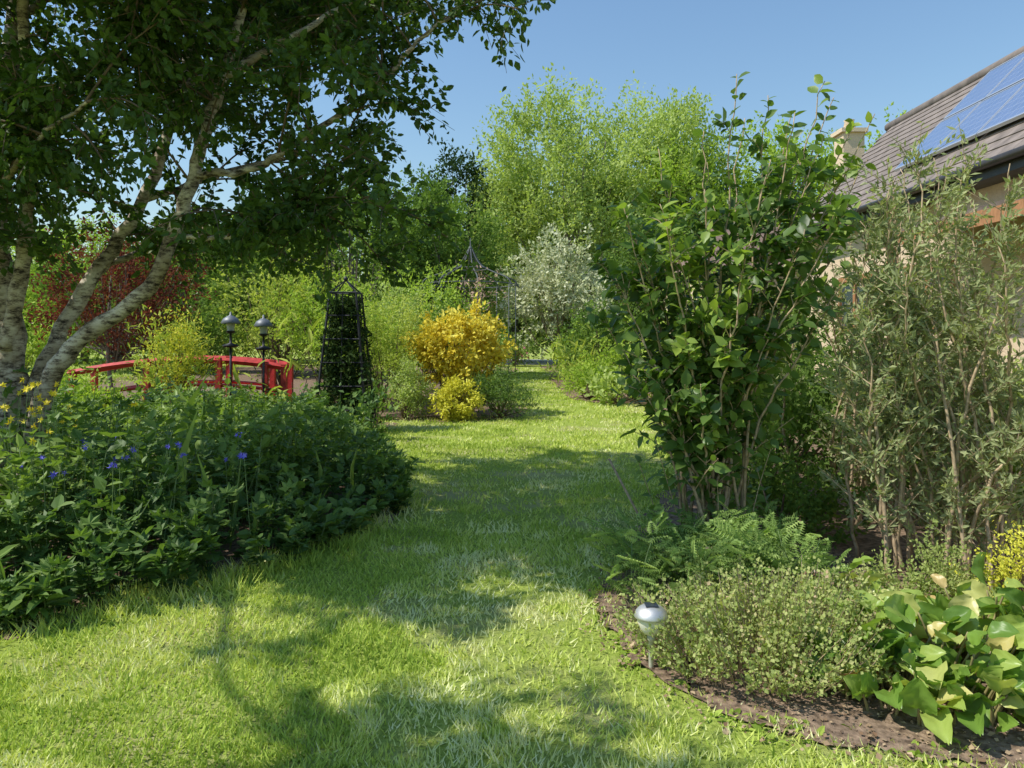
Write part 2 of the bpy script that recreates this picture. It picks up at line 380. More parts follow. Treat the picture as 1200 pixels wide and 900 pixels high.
limb([(-3.2,7.1,4.0),(-2.4,7.4,4.5),(-1.6,7.8,5.2),(-.9,8.2,5.6)], .045,.01,6,dens=1.4)
limb([(-3.5,7.0,2.9),(-2.8,7.5,3.3),(-2.2,8.0,3.6),(-1.8,8.5,4.0)], .04,.01,6)
limb([(-4.4,6.4,3.6),(-3.9,5.4,4.6),(-3.4,4.5,5.1),(-3.0,3.8,5.2)], .045,.012,6,dens=1.9)
limb([(-4.9,6.0,3.0),(-5.6,5.8,3.8),(-6.3,5.6,4.6)], .05,.012,6)
limb([(-4.5,6.4,2.6),(-4.0,5.9,2.9),(-3.5,5.5,3.1),(-3.0,5.3,3.3)], .035,.01,6)
limb([(-4.2,6.4,4.8),(-4.6,7.4,5.6),(-4.8,8.2,6.4)], .05,.012,6)
limb([(-3.9,6.9,2.2),(-3.5,7.6,2.6),(-3.0,8.4,2.9),(-2.7,9.0,3.2)], .035,.01,6)
limb([(-4.9,6.0,3.6),(-4.9,4.9,4.6),(-4.7,4.2,5.0),(-4.4,3.6,5.1)], .045,.012,6,dens=1.9)
limb([(-4.95,5.7,4.4),(-5.7,4.2,5.3),(-5.5,2.6,5.6),(-4.7,1.75,5.6),(-3.9,1.7,5.4)], .035,.01,6,dens=1.9,t0=.66)  # unseen limb, added with leaves only at its end to shade the near lawn
limb([(-4.25,6.4,4.4),(-3.4,6.6,5.0),(-2.6,6.7,5.4),(-1.9,6.6,5.8)], .04,.01,6,dens=1.8)
limb([(-3.2,7.1,3.6),(-3.3,8.0,4.4),(-3.2,8.8,4.8),(-3.0,9.2,5.0)], .04,.01,6,dens=1.5)
limb([(-3.9,6.0,3.3),(-3.2,5.8,3.9),(-2.7,5.5,4.3),(-2.3,5.4,4.8)], .035,.01,6,dens=1.5)
limb([(-4.5,6.4,3.2),(-4.9,7.3,3.8),(-5.1,8.2,4.2)], .035,.01,6,dens=1.2)
limb([(-4.45,6.4,2.2),(-5.0,6.9,2.8),(-5.5,7.4,3.2)], .035,.01,6)
limb([(-4.25,6.4,4.8),(-4.1,5.6,5.6),(-3.8,4.9,6.0),(-3.4,4.4,6.1)], .04,.01,6,dens=2.3)  # this and the limbs below: added mostly out of view to darken lawn shade
limb([(-4.2,6.4,5.2),(-3.6,5.8,5.7),(-3.0,5.3,6.0),(-2.4,5.0,6.2)], .04,.01,6,dens=2.3)
limb([(-4.15,6.3,5.8),(-4.8,5.6,6.2),(-5.2,4.9,6.4)], .035,.01,6,dens=1.8)
limb([(-3.05,7.2,5.0),(-3.4,7.2,5.8),(-3.9,7.1,6.4)], .035,.01,6,dens=1.8)
limb([(-3.6,5.4,4.4),(-3.0,4.9,4.8),(-2.5,4.6,5.1)], .03,.01,6,dens=2.3)
limb([(-3.6,5.4,4.4),(-4.2,4.7,4.9),(-4.6,4.3,5.3)], .03,.01,6,dens=2.0)
limb([(-3.0,7.2,5.4),(-2.4,6.8,5.8),(-1.9,6.9,6.2)], .03,.01,6,dens=2.0)
limb([(-3.15,7.1,4.4),(-2.7,7.9,5.0),(-2.3,8.6,5.4)], .03,.01,6,dens=1.9)
TW0=[];TWD=[];TWL=[];TWR=[]
for li,(p,r0,r1,dens,t0) in enumerate(limbs):
    big = r0 > .065
    nb = int((18 if big else 14)*dens)
    for i in range(nb):
        t = R.uniform(t0 if t0 else (.38 if big else .22), 1.0); q = p[int(t*(len(p)-1))]
        if q[2] < 2.2: continue
        tan = nrm(p[min(int(t*(len(p)-1))+1,len(p)-1)]-p[max(int(t*(len(p)-1))-1,0)])
        dd = nrm(tan*.6+rv(1)[0]*.95+np.array([.05,0,.05])); Lb = R.uniform(.5,1.2)*(1.1 if big else .85)
        if t0: Lb *= .75
        pts = np.array([q, q+dd*Lb*.5+[0,0,.05], q+dd*Lb+[0,0,-.08*Lb]]); pts = catmull(pts,4)
        if pts[-1][2] < 2.15: continue
        b.tube(pts, [.012,.004], 5, 2)
        cr = R.random()
        for j in range(R.integers(8,13)):
            u = R.uniform(.2,1.); s = pts[int(u*(len(pts)-1))]
            td = nrm(dd*.7+rv(1)[0]*.9+np.array([0,0,-.25])); Lt = R.uniform(.22,.50)
            e = s+td*Lt+np.array([0,0,-.12*Lt])
            b.tube([s,(s+e)/2+[0,0,.03],e], [.004,.0018], 3, 2)
            TW0.append(s);TWD.append(td);TWL.append(Lt);TWR.append(cr*.6+.4*R.random())
TW0=np.array(TW0);TWD=np.array(TWD);TWL=np.array(TWL);TWR=np.array(TWR)
sprays(b, TW0, TWD, TWL, 19, .076, .03, OVAL4, 0, TWR, .2, .5)
b.build('birch_tree', [M_birchleaf, M_birch, M_twig])

# ------------------------------------------------------------------ herbaceous border on the left
b = B(); n = 5600
x = R.uniform(-9,-.9,n); y = R.uniform(3.1,13,n); k = inpoly(x,y,LB)&(x>-.82*y-1.5); x=x[k];y=y[k]
dist = polydist(x,y,LB)
keep = (R.random(len(x)) < np.clip(1.6-dist*.45,.38,1)); x=x[keep];y=y[keep];dist=dist[keep]; n=len(x)
hmax = .80-.035*(y-6)+.34*np.clip((-x-2.8)/1.6,0,1)*(y<8.5)
hmax = np.clip(hmax,.32,1.2)
H = np.clip(.25+dist*.80,0,1)*hmax*(.55+.8*vnoise(x,y,1.5))*R.uniform(.75,1.15,n)
lean = np.stack([R.normal(0,.22,n),R.normal(0,.22,n)],1)
pc = vnoise(x,y,.9); ptype = vnoise(x+31,y+5,.8)*.7+.3*R.random(n)
edge = np.clip(1-dist/.5,0,1)
base = np.stack([x,y,np.zeros(n)],1)
cx,cy = -3.9,7.2; od = nrm(np.stack([x-cx,y-cy],1))
lean += od*edge[:,None]*.8
top = base+np.stack([lean[:,0]*H,lean[:,1]*H,H],1)
kk = 15
t = R.uniform(.12,1.02,(n,kk))
P = base[:,None]+(top-base)[:,None]*t[...,None]
az = R.uniform(0,2*math.pi,(n,kk)); el = .05+.4*t+R.normal(0,.35,(n,kk))
A = np.stack([np.cos(az)*np.cos(el),np.sin(az)*np.cos(el),np.sin(el)],-1)
Nn = np.zeros_like(A); Nn[...,2]=1; Nn += R.normal(size=A.shape)*.35
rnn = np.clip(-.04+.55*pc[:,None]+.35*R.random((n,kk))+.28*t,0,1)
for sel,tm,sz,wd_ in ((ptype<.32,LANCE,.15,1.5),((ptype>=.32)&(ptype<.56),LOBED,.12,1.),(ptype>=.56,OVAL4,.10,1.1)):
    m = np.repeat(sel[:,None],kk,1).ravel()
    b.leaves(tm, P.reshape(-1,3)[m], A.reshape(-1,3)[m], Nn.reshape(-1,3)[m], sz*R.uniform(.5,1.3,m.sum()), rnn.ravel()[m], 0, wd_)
for i in range(0,n,3): b.tube([base[i],top[i]],[.005,.003],3,1)
m=R.integers(0,n,160); st=base[m]; e=top[m]+np.stack([R.normal(0,.08,160),R.normal(0,.08,160),R.uniform(.02,.14,160)],1)
b.leaves(LANCE,st,e-st,rv(160),np.linalg.norm(e-st,axis=1),R.uniform(.5,1,160),0,.3)
b.build('herbaceous_border', [M_border, M_greenstem])

def flowers(name, mat, cx, cy, sx, sy, z0, z1, n, size):
    b = B(); x = R.normal(cx,sx,n); y = R.normal(cy,sy,n); z = R.uniform(z0,z1,n)
    P = np.stack([x,y,z],1)
    for q in P: b.tube([(q[0]+R.normal()*.04,q[1],max(.1,q[2]-.55)),q],[.003,.002],3,1)
    for rep in range(3):
        A = rv(n); Nn = R.normal(size=(n,3))*.6+np.array([0,-.7,.7]); b.leaves(FLOWER,P+R.normal(size=(n,3))*.008,A,Nn,size*R.uniform(.7,1.2,n),R.random(n),0)
    b.build(name,[mat,M_greenstem])
flowers('globeflower_plant', M_yflower, -3.65,5.3,.45,.35,.90,1.30,70,.055)
flowers('cornflower_plant', M_bflower, -2.75,5.1,.6,.35,.68,.88,24,.05)

# ------------------------------------------------------------------ big leafy shrub on the right
b = B(); base0 = np.array([1.40,5.2,0])
tips = [(.75,5.0,2.5),(.60,5.2,2.2),(.80,5.5,2.6),(1.0,4.8,2.35),(1.1,5.3,2.75),(.95,5.0,1.7),(1.3,5.0,2.6),(1.45,5.5,2.9),(1.75,5.0,2.8),(1.95,5.3,2.9),
        (2.15,5.1,3.0),(2.5,5.2,2.85),(2.2,4.8,2.5),(1.9,4.8,2.3),(1.5,4.7,2.2),(2.6,5.5,2.6),(1.2,5.7,2.3),(2.0,5.7,2.6),(.8,4.9,1.35),(2.3,5.0,2.1),(1.2,4.7,1.3),(.66,5.3,1.75),(1.0,5.2,2.1),(.85,5.1,2.3),(1.15,5.0,2.0),(.7,5.0,2.0),(1.7,4.9,1.6),(1.5,5.1,1.9),(1.0,5.0,2.5),(.9,5.2,2.0)]
shoots = [(1.58,5.2,3.45),(1.35,5.2,3.05),(1.8,5.2,3.3),(2.05,5.4,3.25),(2.35,5.4,3.35),(2.45,5.3,3.15),(2.2,5.2,3.4),(1.7,5.4,3.2),(2.6,5.3,3.2),(1.05,5.3,2.95),(1.95,5.1,3.15)]
P=[];A=[];Rr=[];Sz=[]
def leafpairs(pts, k, r, t0=.3, sz=.13):
    for i in range(k):
        t = t0+(1-t0)*(i+.5)/k; f = t*(len(pts)-1); j=min(int(f),len(pts)-2); q = pts[j]+(pts[j+1]-pts[j])*(f-j)
        tan = nrm(pts[j+1]-pts[j]); s = nrm(np.cross(tan, rv(1)[0]))
        for sg in (-1,1):
            if R.random()<.12: continue
            P.append(q+R.normal(size=3)*.006); A.append(tan*.55+s*sg+np.array([0,0,-.15])+R.normal(size=3)*.3); Rr.append(np.clip(r+.4*R.random()-.1+.15*t,0,1)); Sz.append(sz*R.uniform(.5,1.2))
for ti,tp in enumerate(tips+shoots):
    sh = ti>=len(tips)
    tp = np.array(tp); s0 = base0+np.array([R.normal()*.11,R.normal()*.09,0]); r = R.random()*.7
    m1 = s0*.62+tp*.38+np.array([0,0,.12]); m2 = s0*.3+tp*.7+np.array([-(tp[0]-1.4)*.08,0,.05])
    m1[0] -= (tp[0]-base0[0])*.12
    pts = catmull([s0,m1,m2,tp],6); pts[1:-1]+=R.normal(size=(len(pts)-2,3))*.010
    b.tube(pts,[.012,.008,.003],6,1)
    leafpairs(pts,17 if sh else 15,r,.45 if sh else .32,.10 if sh else .112)
    for j in range(6 if sh else 13):
        u = R.uniform(.5,.85) if sh else R.uniform(.24,.95); q = pts[int(u*(len(pts)-1))]
        dd = nrm(rv(1)[0]*np.array([1,1,.35])+np.array([(tp[0]-1.4)*.25,0,.75])); Ls = R.uniform(.16,.42)*(1.15-u*.5)
        e = q+dd*Ls; sp = np.array([q,(q+e)/2+[0,0,.02],e]); b.tube(sp,[.004,.002],4,1); leafpairs(sp,5,r,.15,.106)
for j in range(14):
    s0 = base0+np.array([R.normal()*.25,R.normal()*.18-.05,0]); e = s0+np.array([R.normal()*.18,R.normal()*.15,R.uniform(.35,.95)])
    sp = catmull([s0,(s0+e)/2+R.normal(size=3)*.03,e],4); b.tube(sp,[.004,.002],4,1); leafpairs(sp,7,.4,.25,.09)
P=np.array(P);A=np.array(A); Nn = R.normal(size=P.shape)*.45+np.array([-.3,-.3,1])
b.leaves(OVAL,P,A,Nn,np.array(Sz),np.array(Rr),0,1.05,True)
b.build('viburnum_shrub',[M_shrub,M_stem])

# ------------------------------------------------------------------ grey willow shrubs far right
def willow(name, base0, tips, nsh=22):
    b = B(); S0=[];SD=[];SL=[];SR=[]
    for tp in tips:
        tp=np.array(tp); s0=np.array(base0)+np.array([R.normal()*.25+(tp[0]-base0[0])*.25,R.normal()*.16,0]); r=R.random()
        m1 = s0*.6+tp*.4+np.array([(s0[0]-tp[0])*.12,0,.1])+R.normal(size=3)*.06
        pts=catmull([s0,m1,s0*.25+tp*.75+R.normal(size=3)*.06,tp],6); pts[1:-1]+=R.normal(size=(len(pts)-2,3))*.012
        b.tube(pts,[.014,.008,.003],6,1)
        for j in range(nsh):
            u=R.uniform(.12,1); q=pts[int(u*(len(pts)-1))]; dd=nrm(rv(1)[0]*np.array([1,1,.4])+np.array([0,0,.8])); Ls=R.uniform(.15,.5)*(1.2-u*.6)
            e=q+dd*Ls; b.tube([q,e],[.0035,.0015],3,1); S0.append(q);SD.append(dd);SL.append(Ls);SR.append(r*.5+.5*R.random())
    sprays(b,np.array(S0),np.array(SD),np.array(SL),18,.062,.014,NARROW,0,np.array(SR),0,.3,1.45)
    b.build(name,[M_willow,M_stem])
tips=[]
for _ in range(22):
    tx=2.25+R.uniform(-.1,1.5); tips.append((tx,4.9+R.uniform(-.4,.6),R.uniform(1.3,2.6) if tx<3.15 else R.uniform(1.1,2.0)))
tips+=[(2.55,5.0,2.6),(2.75,5.0,2.85),(3.3,4.9,2.75),(3.0,4.9,2.8),(2.3,5,1.6),(2.4,5.1,2.4),(2.3,4.9,2.0),(2.65,5.1,2.7),(2.9,5.0,2.5),(3.1,5.0,2.4),(2.8,4.9,2.3)]
willow('willow_shrub',(2.9,4.95,0),tips,27)
tips=[]
for _ in range(28):
    tx=2.9+R.uniform(-.5,1.5); tips.append((tx,6.3+R.uniform(-.5,.5),R.uniform(1.8,3.1) if tx<3.95 else R.uniform(1.2,1.9)))
willow('willow_shrub',(3.2,6.3,0),tips,25)

# ------------------------------------------------------------------ front of the right bed
b = B(); P=[];A=[];Rr=[]
for i in range(210):
    s0=np.array([R.uniform(.68,1.75),R.uniform(4.15,5.1),0])
    az=R.uniform(0,2*math.pi); h=R.uniform(.18,.46); e=s0+np.array([math.cos(az)*h*.5,math.sin(az)*h*.5-.03,h])
    pts=catmull([s0,(s0+e)/2+[0,0,.08],e],4); b.tube(pts,[.004,.002],3,1)
    for j in range(4):
        q=pts[-1-j*2] if j*2<len(pts)-2 else pts[2]; P.append(q); a=np.array([math.cos(az+R.normal()*.9),math.sin(az+R.normal()*.9),R.uniform(-.2,.8)]); A.append(a); Rr.append(R.random())
P=np.array(P);A=np.array(A); b.leaves(FERN,P,A,R.normal(size=P.shape)*.45+[-.1,-.2,1],R.uniform(.10,.19,len(P)),np.array(Rr),0)
b.build('bleeding_heart_plant',[M_fern,M_greenstem])

b = B(); S0=[];SD=[];SL=[]
for i in range(700):
    a=R.uniform(0,2*math.pi); rr=math.sqrt(R.random()); s0=np.array([1.24+.50*rr*math.cos(a),3.68+.42*rr*math.sin(a),0]); h=.42*math.sqrt(1-.8*rr*rr)*R.uniform(.6,1.2)*(.65+.7*vnoise(s0[0],s0[1],5))
    e=s0+np.array([math.cos(a)*rr*.2+R.normal()*.04,math.sin(a)*rr*.18+R.normal()*.04,h]); b.tube([s0,(s0+e)/2+R.normal(size=3)*.012,e],[.0026,.0016],3,1); S0.append(s0+(e-s0)*.3);SD.append(e-s0);SL.append(np.linalg.norm(e-s0)*.75)
sprays(b,np.array(S0),np.array(SD),np.array(SL),27,.020,.012,KITE,0,R.random(700),0,.6,1.6)
b.build('marjoram_plant',[M_herb,M_stem])

M_bstem=plain('bergenia_stalk',(.26,.22,.09),.5)
def bergenia(name,cx,cy,n,rx,ry):
    b=B();P=[];A=[];Rr=[];Sz=[]
    for i in range(n):
        a=R.uniform(0,2*math.pi); rr=math.sqrt(R.random()); s0=np.array([cx+rx*rr*math.cos(a),cy+ry*rr*math.sin(a),0]); h=(.03+.27*(1-rr*.8))*R.uniform(.3,1.3)
        o=np.array([math.cos(a)*rr+R.normal()*.6,math.sin(a)*rr+R.normal()*.6-.2]); o/=np.linalg.norm(o)
        q=s0+np.array([o[0]*h*.4,o[1]*h*.4,h]); b.tube(catmull([s0,(s0+q)/2+[0,0,.01],q],3),[.007,.005],5,1)
        P.append(q);A.append([o[0],o[1],R.uniform(-.2,1.6)]);Rr.append(R.random()*.85+.25*rr*R.random());Sz.append(R.uniform(.08,.18))
    P=np.array(P); b.leaves(BERG,P,np.array(A),R.normal(size=P.shape)*.5+[-.15,-.25,1],np.array(Sz),np.array(Rr),0,R.uniform(.7,1.0,len(P)),True)
    return b.build(name,[M_berg,M_bstem])
bergenia('bergenia_plant',1.90,3.42,260,.48,.46); bergenia('bergenia_plant',2.45,3.75,110,.45,.3); bergenia('bergenia_plant',1.7,4.15,30,.3,.2)
shrub('golden_spirea_shrub',(2.76,3.98,.12),(.18,.20,.40),M_goldy,.022,.7,KITE,k=10,L=.1)
shrub('heather_plant',(2.35,4.35,.05),(.45,.25,.22),M_herb,.025,.7,KITE,k=10,L=.1)
# small self-sown weeds spilling over the bed edge
b=B(); S0=[]
for i in range(46):
    t=R.random(); q=catmull([(.55,4.7,0),(.5,4.1,0),(.62,3.55,0),(.9,3.1,0),(1.3,2.88,0),(1.9,2.7,0)],8)[int(t*39)]; S0.append(q+np.array([R.normal()*.06+.02,R.normal()*.06+.03,.005]))
S0=np.repeat(np.array(S0),7,0)+R.normal(size=(46*7,3))*[.015,.015,0]
b.leaves(OVAL4,S0,R.normal(size=(322,3))*[1,1,.25]+[0,0,.35],R.normal(size=(322,3))*.3+[0,0,1],R.uniform(.02,.055,322),R.random(322),0,.9); b.build('ground_weeds',[M_tree])

b=B(); n=3800; x=R.uniform(.3,3,n); y=2.4+R.random(n)**1.6*3; k=inpoly(x-.06,y,RB)|(polydist(x,y,RB)<.15); x=x[k];y=y[k];n=len(x)
b.leaves(KITE,np.stack([x,y,np.full(n,.022)],1),R.normal(size=(n,3))*[1,1,.25],R.normal(size=(n,3))*.4+[0,0,1],R.uniform(.008,.045,n)*(.4+.6*R.random(n)),R.random(n),0,1.3)
b.build('leaf_litter',[M_dry])
b=B(); n=5200; x=R.uniform(.35,3.2,n); y=2.4+R.random(n)**1.5*3.4; k=inpoly(x,y,RB)|(polydist(x,y,RB)<.07); x=x[k];y=y[k];n=len(x)
oct_=T([(1,0,0),(-1,0,0),(0,1,0),(0,-1,0),(0,0,.7),(0,0,-.7),(.6,.6,.3),(-.6,.5,.35)],[(0,6,4),(6,2,4),(2,7,4),(7,1,4),(1,3,4),(3,0,4),(0,3,5),(1,2,5)])
b.leaves(oct_,np.stack([x,y,np.full(n,.010)],1),rv(n),rv(n),R.uniform(.004,.016,n)*R.uniform(.4,1,n),.5,0); b.build('soil_clods',[M_soil])

# solar garden light
M_steel=plain('brushed_steel',(.66,.65,.62),.5,.8,.06,30,.05); M_lens=plain('frosted_lens',(.8,.76,.64),.35,0,.05,20,.02); M_post=plain('pale_plastic_post',(.55,.52,.40),.5,0,.1)
e=empty('solar_garden_light',(.67,3.56,0))
b=B(); b.lathe((0,0,0),[(.0,.312),(.02,.311),(.045,.305),(.062,.294),(.074,.280),(.080,.264),(.081,.254),(.076,.252),(.0,.254)],32,0); b.build('cap',[M_steel],e)
b=B(); b.lathe((0,0,0),[(.068,.2515),(.066,.230),(.056,.200),(.040,.180),(.026,.170),(.0,.168)],32,0); b.build('lens',[M_lens],e)
b=B(); b.lathe((0,0,0),[(.0,.169),(.021,.167),(.021,.145),(.014,.138),(.012,.02),(.0,-.05)],16,0); b.build('stake',[M_post],e)
b=B(); b.box((0,0,.312),(.06,.06,.004)); o=b.build('solar_cell',[plain('solar_cell_dark',(.03,.035,.06),.2)],e)
b=B(); b.tube([(.78,5.95,.62),(.98,5.7,.22),(1.1,5.55,-.02)],[.010,.011],6,0); b.build('bamboo_cane',[M_stem])
b=B(); b.tube([(-3.62,5.2,.3),(-3.55,5.1,.95)],[.008,.008],6,0); b.build('bamboo_cane',[M_stem])

# ------------------------------------------------------------------ red footbridge
e=empty('red_footbridge')
def arch(t): return -7.5+3.5*t, 12.5+.6*t, .18*4*t*(1-t)+.08*t
for side,nm in ((0,'near_rail'),(1.0,'far_rail')):
    b=B(); ts=np.linspace(0,1,22); off=np.array([-.18,.96,0])*side
    pt=np.array([arch(t) for t in ts])+off
    b.tube(pt+[0,0,.98],.055,4,0); b.tube(pt+[0,0,.55],.03,4,0)
    for t in (0.02,.35,.68,.9,.99):
        q=np.array(arch(t))+off; b.box((q[0],q[1],q[2]+.51),(.095,.095,1.04),0)
    b.tube(np.array([[q[0],q[1],q[2]+.12] for q in pt]),.07,4,0)
    b.build(nm,[M_redp],e)
b=B()
for t in np.linspace(0.01,.99,30):
    q=np.array(arch(t))+np.array([-.09,.48,0]); c,s=math.cos(.18),math.sin(.18); b.box((q[0],q[1],q[2]+.20),(.10,.85,.03),0,rot=[[c,-s,0],[s,c,0],[0,0,1]])
b.build('deck',[M_redp],e)

# lantern poles
M_glass=plain('lantern_glass',(.45,.45,.42),.15,0,.05); M_hood=plain('lantern_hood',(.16,.17,.18),.5,.4)
for (lx,ly,h) in ((-4.85,12.75,1.98),(-4.3,12.8,1.93)):
    e=empty('garden_lantern',(lx,ly,0))
    b=B(); b.tube([(0,0,0),(0,0,h-.45)],[.02,.02],8,0); b.lathe((0,0,0),[(.02,h-.56),(.12,h-.55),(.14,h-.52),(.02,h-.48),(.02,h-.32),(.07,h-.30),(.075,h-.27)],16,0); b.build('pole',[M_iron],e)
    b=B(); b.lathe((0,0,0),[(.055,h-.27),(.075,h-.12)],12,0); b.build('glass',[M_glass],e)
    b=B(); b.lathe((0,0,0),[(.15,h-.15),(.16,h-.13),(.12,h-.06),(.06,h-.02),(.02,h),(.015,h+.05),(.0,h+.06)],18,0); b.build('hood',[M_hood],e)

# obelisk trellis
e=empty('obelisk_trellis',(-2.83,12.6,0)); b=B(); H=2.35
for sx in (-1,1):
    for sy in (-1,1): b.tube([(sx*.44,sy*.44,0),(sx*.22,sy*.22,H)],[.022,.020],4,0)
for i in range(1,7):
    z=H*i/6; w=.45-.22*i/6
    b.tube([(-w,-w,z),(w,-w,z),(w,w,z),(-w,w,z),(-w,-w,z)],.013,4,0)
for sx in (-1,1): b.tube([(sx*.22,-.22,H),(0,0,H+.22)],.013,4,0); b.tube([(sx*.22,.22,H),(0,0,H+.22)],.013,4,0)
for f in (-.5,0,.5):
    for s in (-1,1): b.tube([(f*.88,s*.44,0),(f*.44,s*.22,H)],.009,4,0); b.tube([(s*.44,f*.88,0),(s*.22,f*.44,H)],.009,4,0)
b.lathe((0,0,H+.22),[(.0,-.03),(.04,0),(.03,.04),(0,.08)],10,0)
b.build('frame',[M_iron],e)
b=B(); n=850; z=R.random(n)**1.1*2.25; w=.46-.23*z/H; P0=np.stack([R.uniform(-1,1,n)*w,R.uniform(-1,1,n)*w,z],1)
sprays(b,P0,rv(n)+[0,0,.6],.13,13,.075,.035,KITE,0,np.clip(R.random(n)*.7+.5*(vnoise(P0[:,0],P0[:,2],3)-.3),0,1)); b.build('climber',[M_climb],e)

# ------------------------------------------------------------------ island bed + mid-ground shrubs
shrub('golden_maple_shrub',(-1.10,15.3,1.42),(.92,.80,.66),M_gold,.10,2.3,OVAL4,k=8,half=False,nclump=130,up=.05,L=.13,sig=.12,shell=.45)
shrub('golden_spirea_shrub',(-1.10,14.25,.36),(.50,.42,.36),M_goldy,.055,2.6,OVAL4,k=8,up=.05,L=.09,sig=.14,nclump=70,half=False,shell=.4)
shrub('spirea_shrub',(-2.65,15.2,.9),(.60,.6,1.4),M_ygreen,.06,.9,NARROW,k=16,L=.4,wid=2,up=1)
shrub('potentilla_shrub',(-2.10,14.4,.25),(.48,.4,.62),M_tree2,.05,1.2,KITE,k=10)
shrub('hebe_shrub',(-.22,14.6,.15),(.66,.45,.58),M_border,.08,1.4,LANCE,k=10)
shrub('privet_shrub',(-2.9,14.4,.1),(.4,.35,.6),M_dark,.06,1.1,KITE,k=10)
shrub('potentilla_shrub',(-.65,17.3,.4),(.45,.5,.9),M_dark,.07,1.)
shrub('azalea_shrub',(-3.2,16.5,.8),(.9,.8,1.4),M_tree,.08,.9)
shrub('laurel_shrub',(-1.5,19.5,1.),(.9,1.,1.2),M_dark,.1,.9)
shrub('euonymus_shrub',(1.95,18.9,.25),(.5,.9,.75),M_tree,.08,1.)
shrub('hosta_plant',(2.6,17.7,.12),(.6,.45,.38),M_tree2,.16,1.,OVAL4,k=6)
shrub('euonymus_shrub',(3.0,18.6,.4),(.8,.7,.85),M_tree,.09,1.)
shrub('day_lily_plant',(1.95,21.5,.2),(.45,1.2,.7),M_ygreen,.3,.9,LANCE,k=6,up=1.5)
shrub('rhododendron_shrub',(2.8,22.5,1.0),(1.2,1.1,1.3),M_dark,.12,1.)
shrub('laurel_shrub',(2.3,25.2,.5),(.8,.8,1.1),M_tree,.12,1.)
shrub('white_blossom_shrub',(1.9,27.5,3.2),(2.0,1.6,1.9),M_white,.16,1.3,KITE,k=14,up=.3,L=.4,half=False,sig=.2)
shrub('rhododendron_shrub',(2.5,26.8,.6),(1.0,1.0,1.6),M_dark,.14,1.)
shrub('white_blossom_shrub',(-1.6,31,2.1),(1.3,1.3,2.4),M_tree2,.16,.8,k=14)
shrub('laurel_shrub',(-2.1,33,.6),(1.3,1,1.8),M_dark,.16,.9)
shrub('laurel_shrub',(-2.6,22,1.2),(1.5,1.3,1.9),M_tree,.12,.9)
ob=shrub('red_azalea_shrub',(.1,40.5,.4),(1.0,.7,1.0),M_dark,.14,1.)
b=B(); n=34; P=np.stack([R.uniform(-.8,.8,n),R.uniform(-.8,-.5,n),R.uniform(.5,1.1,n)],1)
b.leaves(FLOWER,P,rv(n),R.normal(size=(n,3))+[0,-1,.5],.22,R.random(n),0); b.build('azalea_blossom',[M_pflower],ob)
shrub('cordyline_plant',(-1.0,20.5,2.5),(.33,.33,.75),plain('faded_plume',(.42,.28,.19),.8),.14,.7,NARROW,k=12,half=False,wid=1.3)

# wrought-iron gazebo
e=empty('iron_gazebo',(-1.35,24,0)); b=B(); Rg=1.5
for i in range(8):
    a=i*math.pi/4+.2; c,s=math.cos(a),math.sin(a)
    b.tube([(Rg*c,Rg*s,0),(Rg*c,Rg*s,3.3)],.015,6,0)
    pts=[(Rg*1.08*c,Rg*1.08*s,3.22),(Rg*.95*c,Rg*.95*s,3.48),(Rg*.6*c,Rg*.6*s,3.68),(Rg*.25*c,Rg*.25*s,3.95),(.06*c,.06*s,4.45)]
    b.tube(catmull(pts,5),.022,5,0)
    b.tube(catmull([(Rg*c,Rg*s,3.3),(Rg*1.12*c,Rg*1.12*s,3.2),(Rg*1.18*c,Rg*1.18*s,3.3)],3),.012,4,0)
for r,z in ((Rg,3.3),(.6,3.82)):
    a=np.linspace(0,2*math.pi,33); b.tube(np.stack([r*np.cos(a),r*np.sin(a),np.full(33,z)],1),.016,5,0)
b.lathe((0,0,4.4),[(0,0),(.08,.05),(.05,.12),(.02,.16),(.015,.4),(0,.42)],10,0)
b.build('frame',[M_iron2],e)

# left background shrubs
shrub('golden_bamboo',(-5.35,11.7,.6),(.52,.4,1.25),M_ygreen,.13,.9,NARROW,up=1.7,k=10,wid=1.1)
shrub('golden_privet_shrub',(-5.25,11.6,.6),(.42,.3,1.15),M_goldy,.05,.45,KITE,k=8,up=1.3,L=.4)
shrub('pieris_shrub',(-7.0,11.6,.3),(.8,.5,.45),M_tree,.08,.9)
shrub('iris_plant',(-3.75,12.7,.1),(.4,.4,.95),M_ygreen,.35,.45,LANCE,k=6,up=2)
shrub('pieris_shrub',(-4.45,11.3,.15),(.7,.5,.46),M_tree,.08,.9)
shrub('fern_plant',(-2.2,11.7,.1),(.28,.4,.35),M_border,.12,.8)
shrub('golden_elder_tree',(-5.8,18.5,2.3),(1.7,1.4,1.2),M_ygreen,.11,.6,half=False)
shrub('lilac_shrub',(-4.2,17.5,1.2),(1.2,1,1.4),M_tree,.1,.9)
shrub('laurel_shrub',(-8.3,18,1),(2,1.2,1.1),M_dark,.11,.8)
shrub('laurel_shrub',(-11.5,17,.8),(1.6,1.2,.9),M_tree,.11,.8)
shrub('juniper_shrub',(-2.9,18.5,1.2),(.9,.9,1.5),M_tree2,.09,.8,k=14)

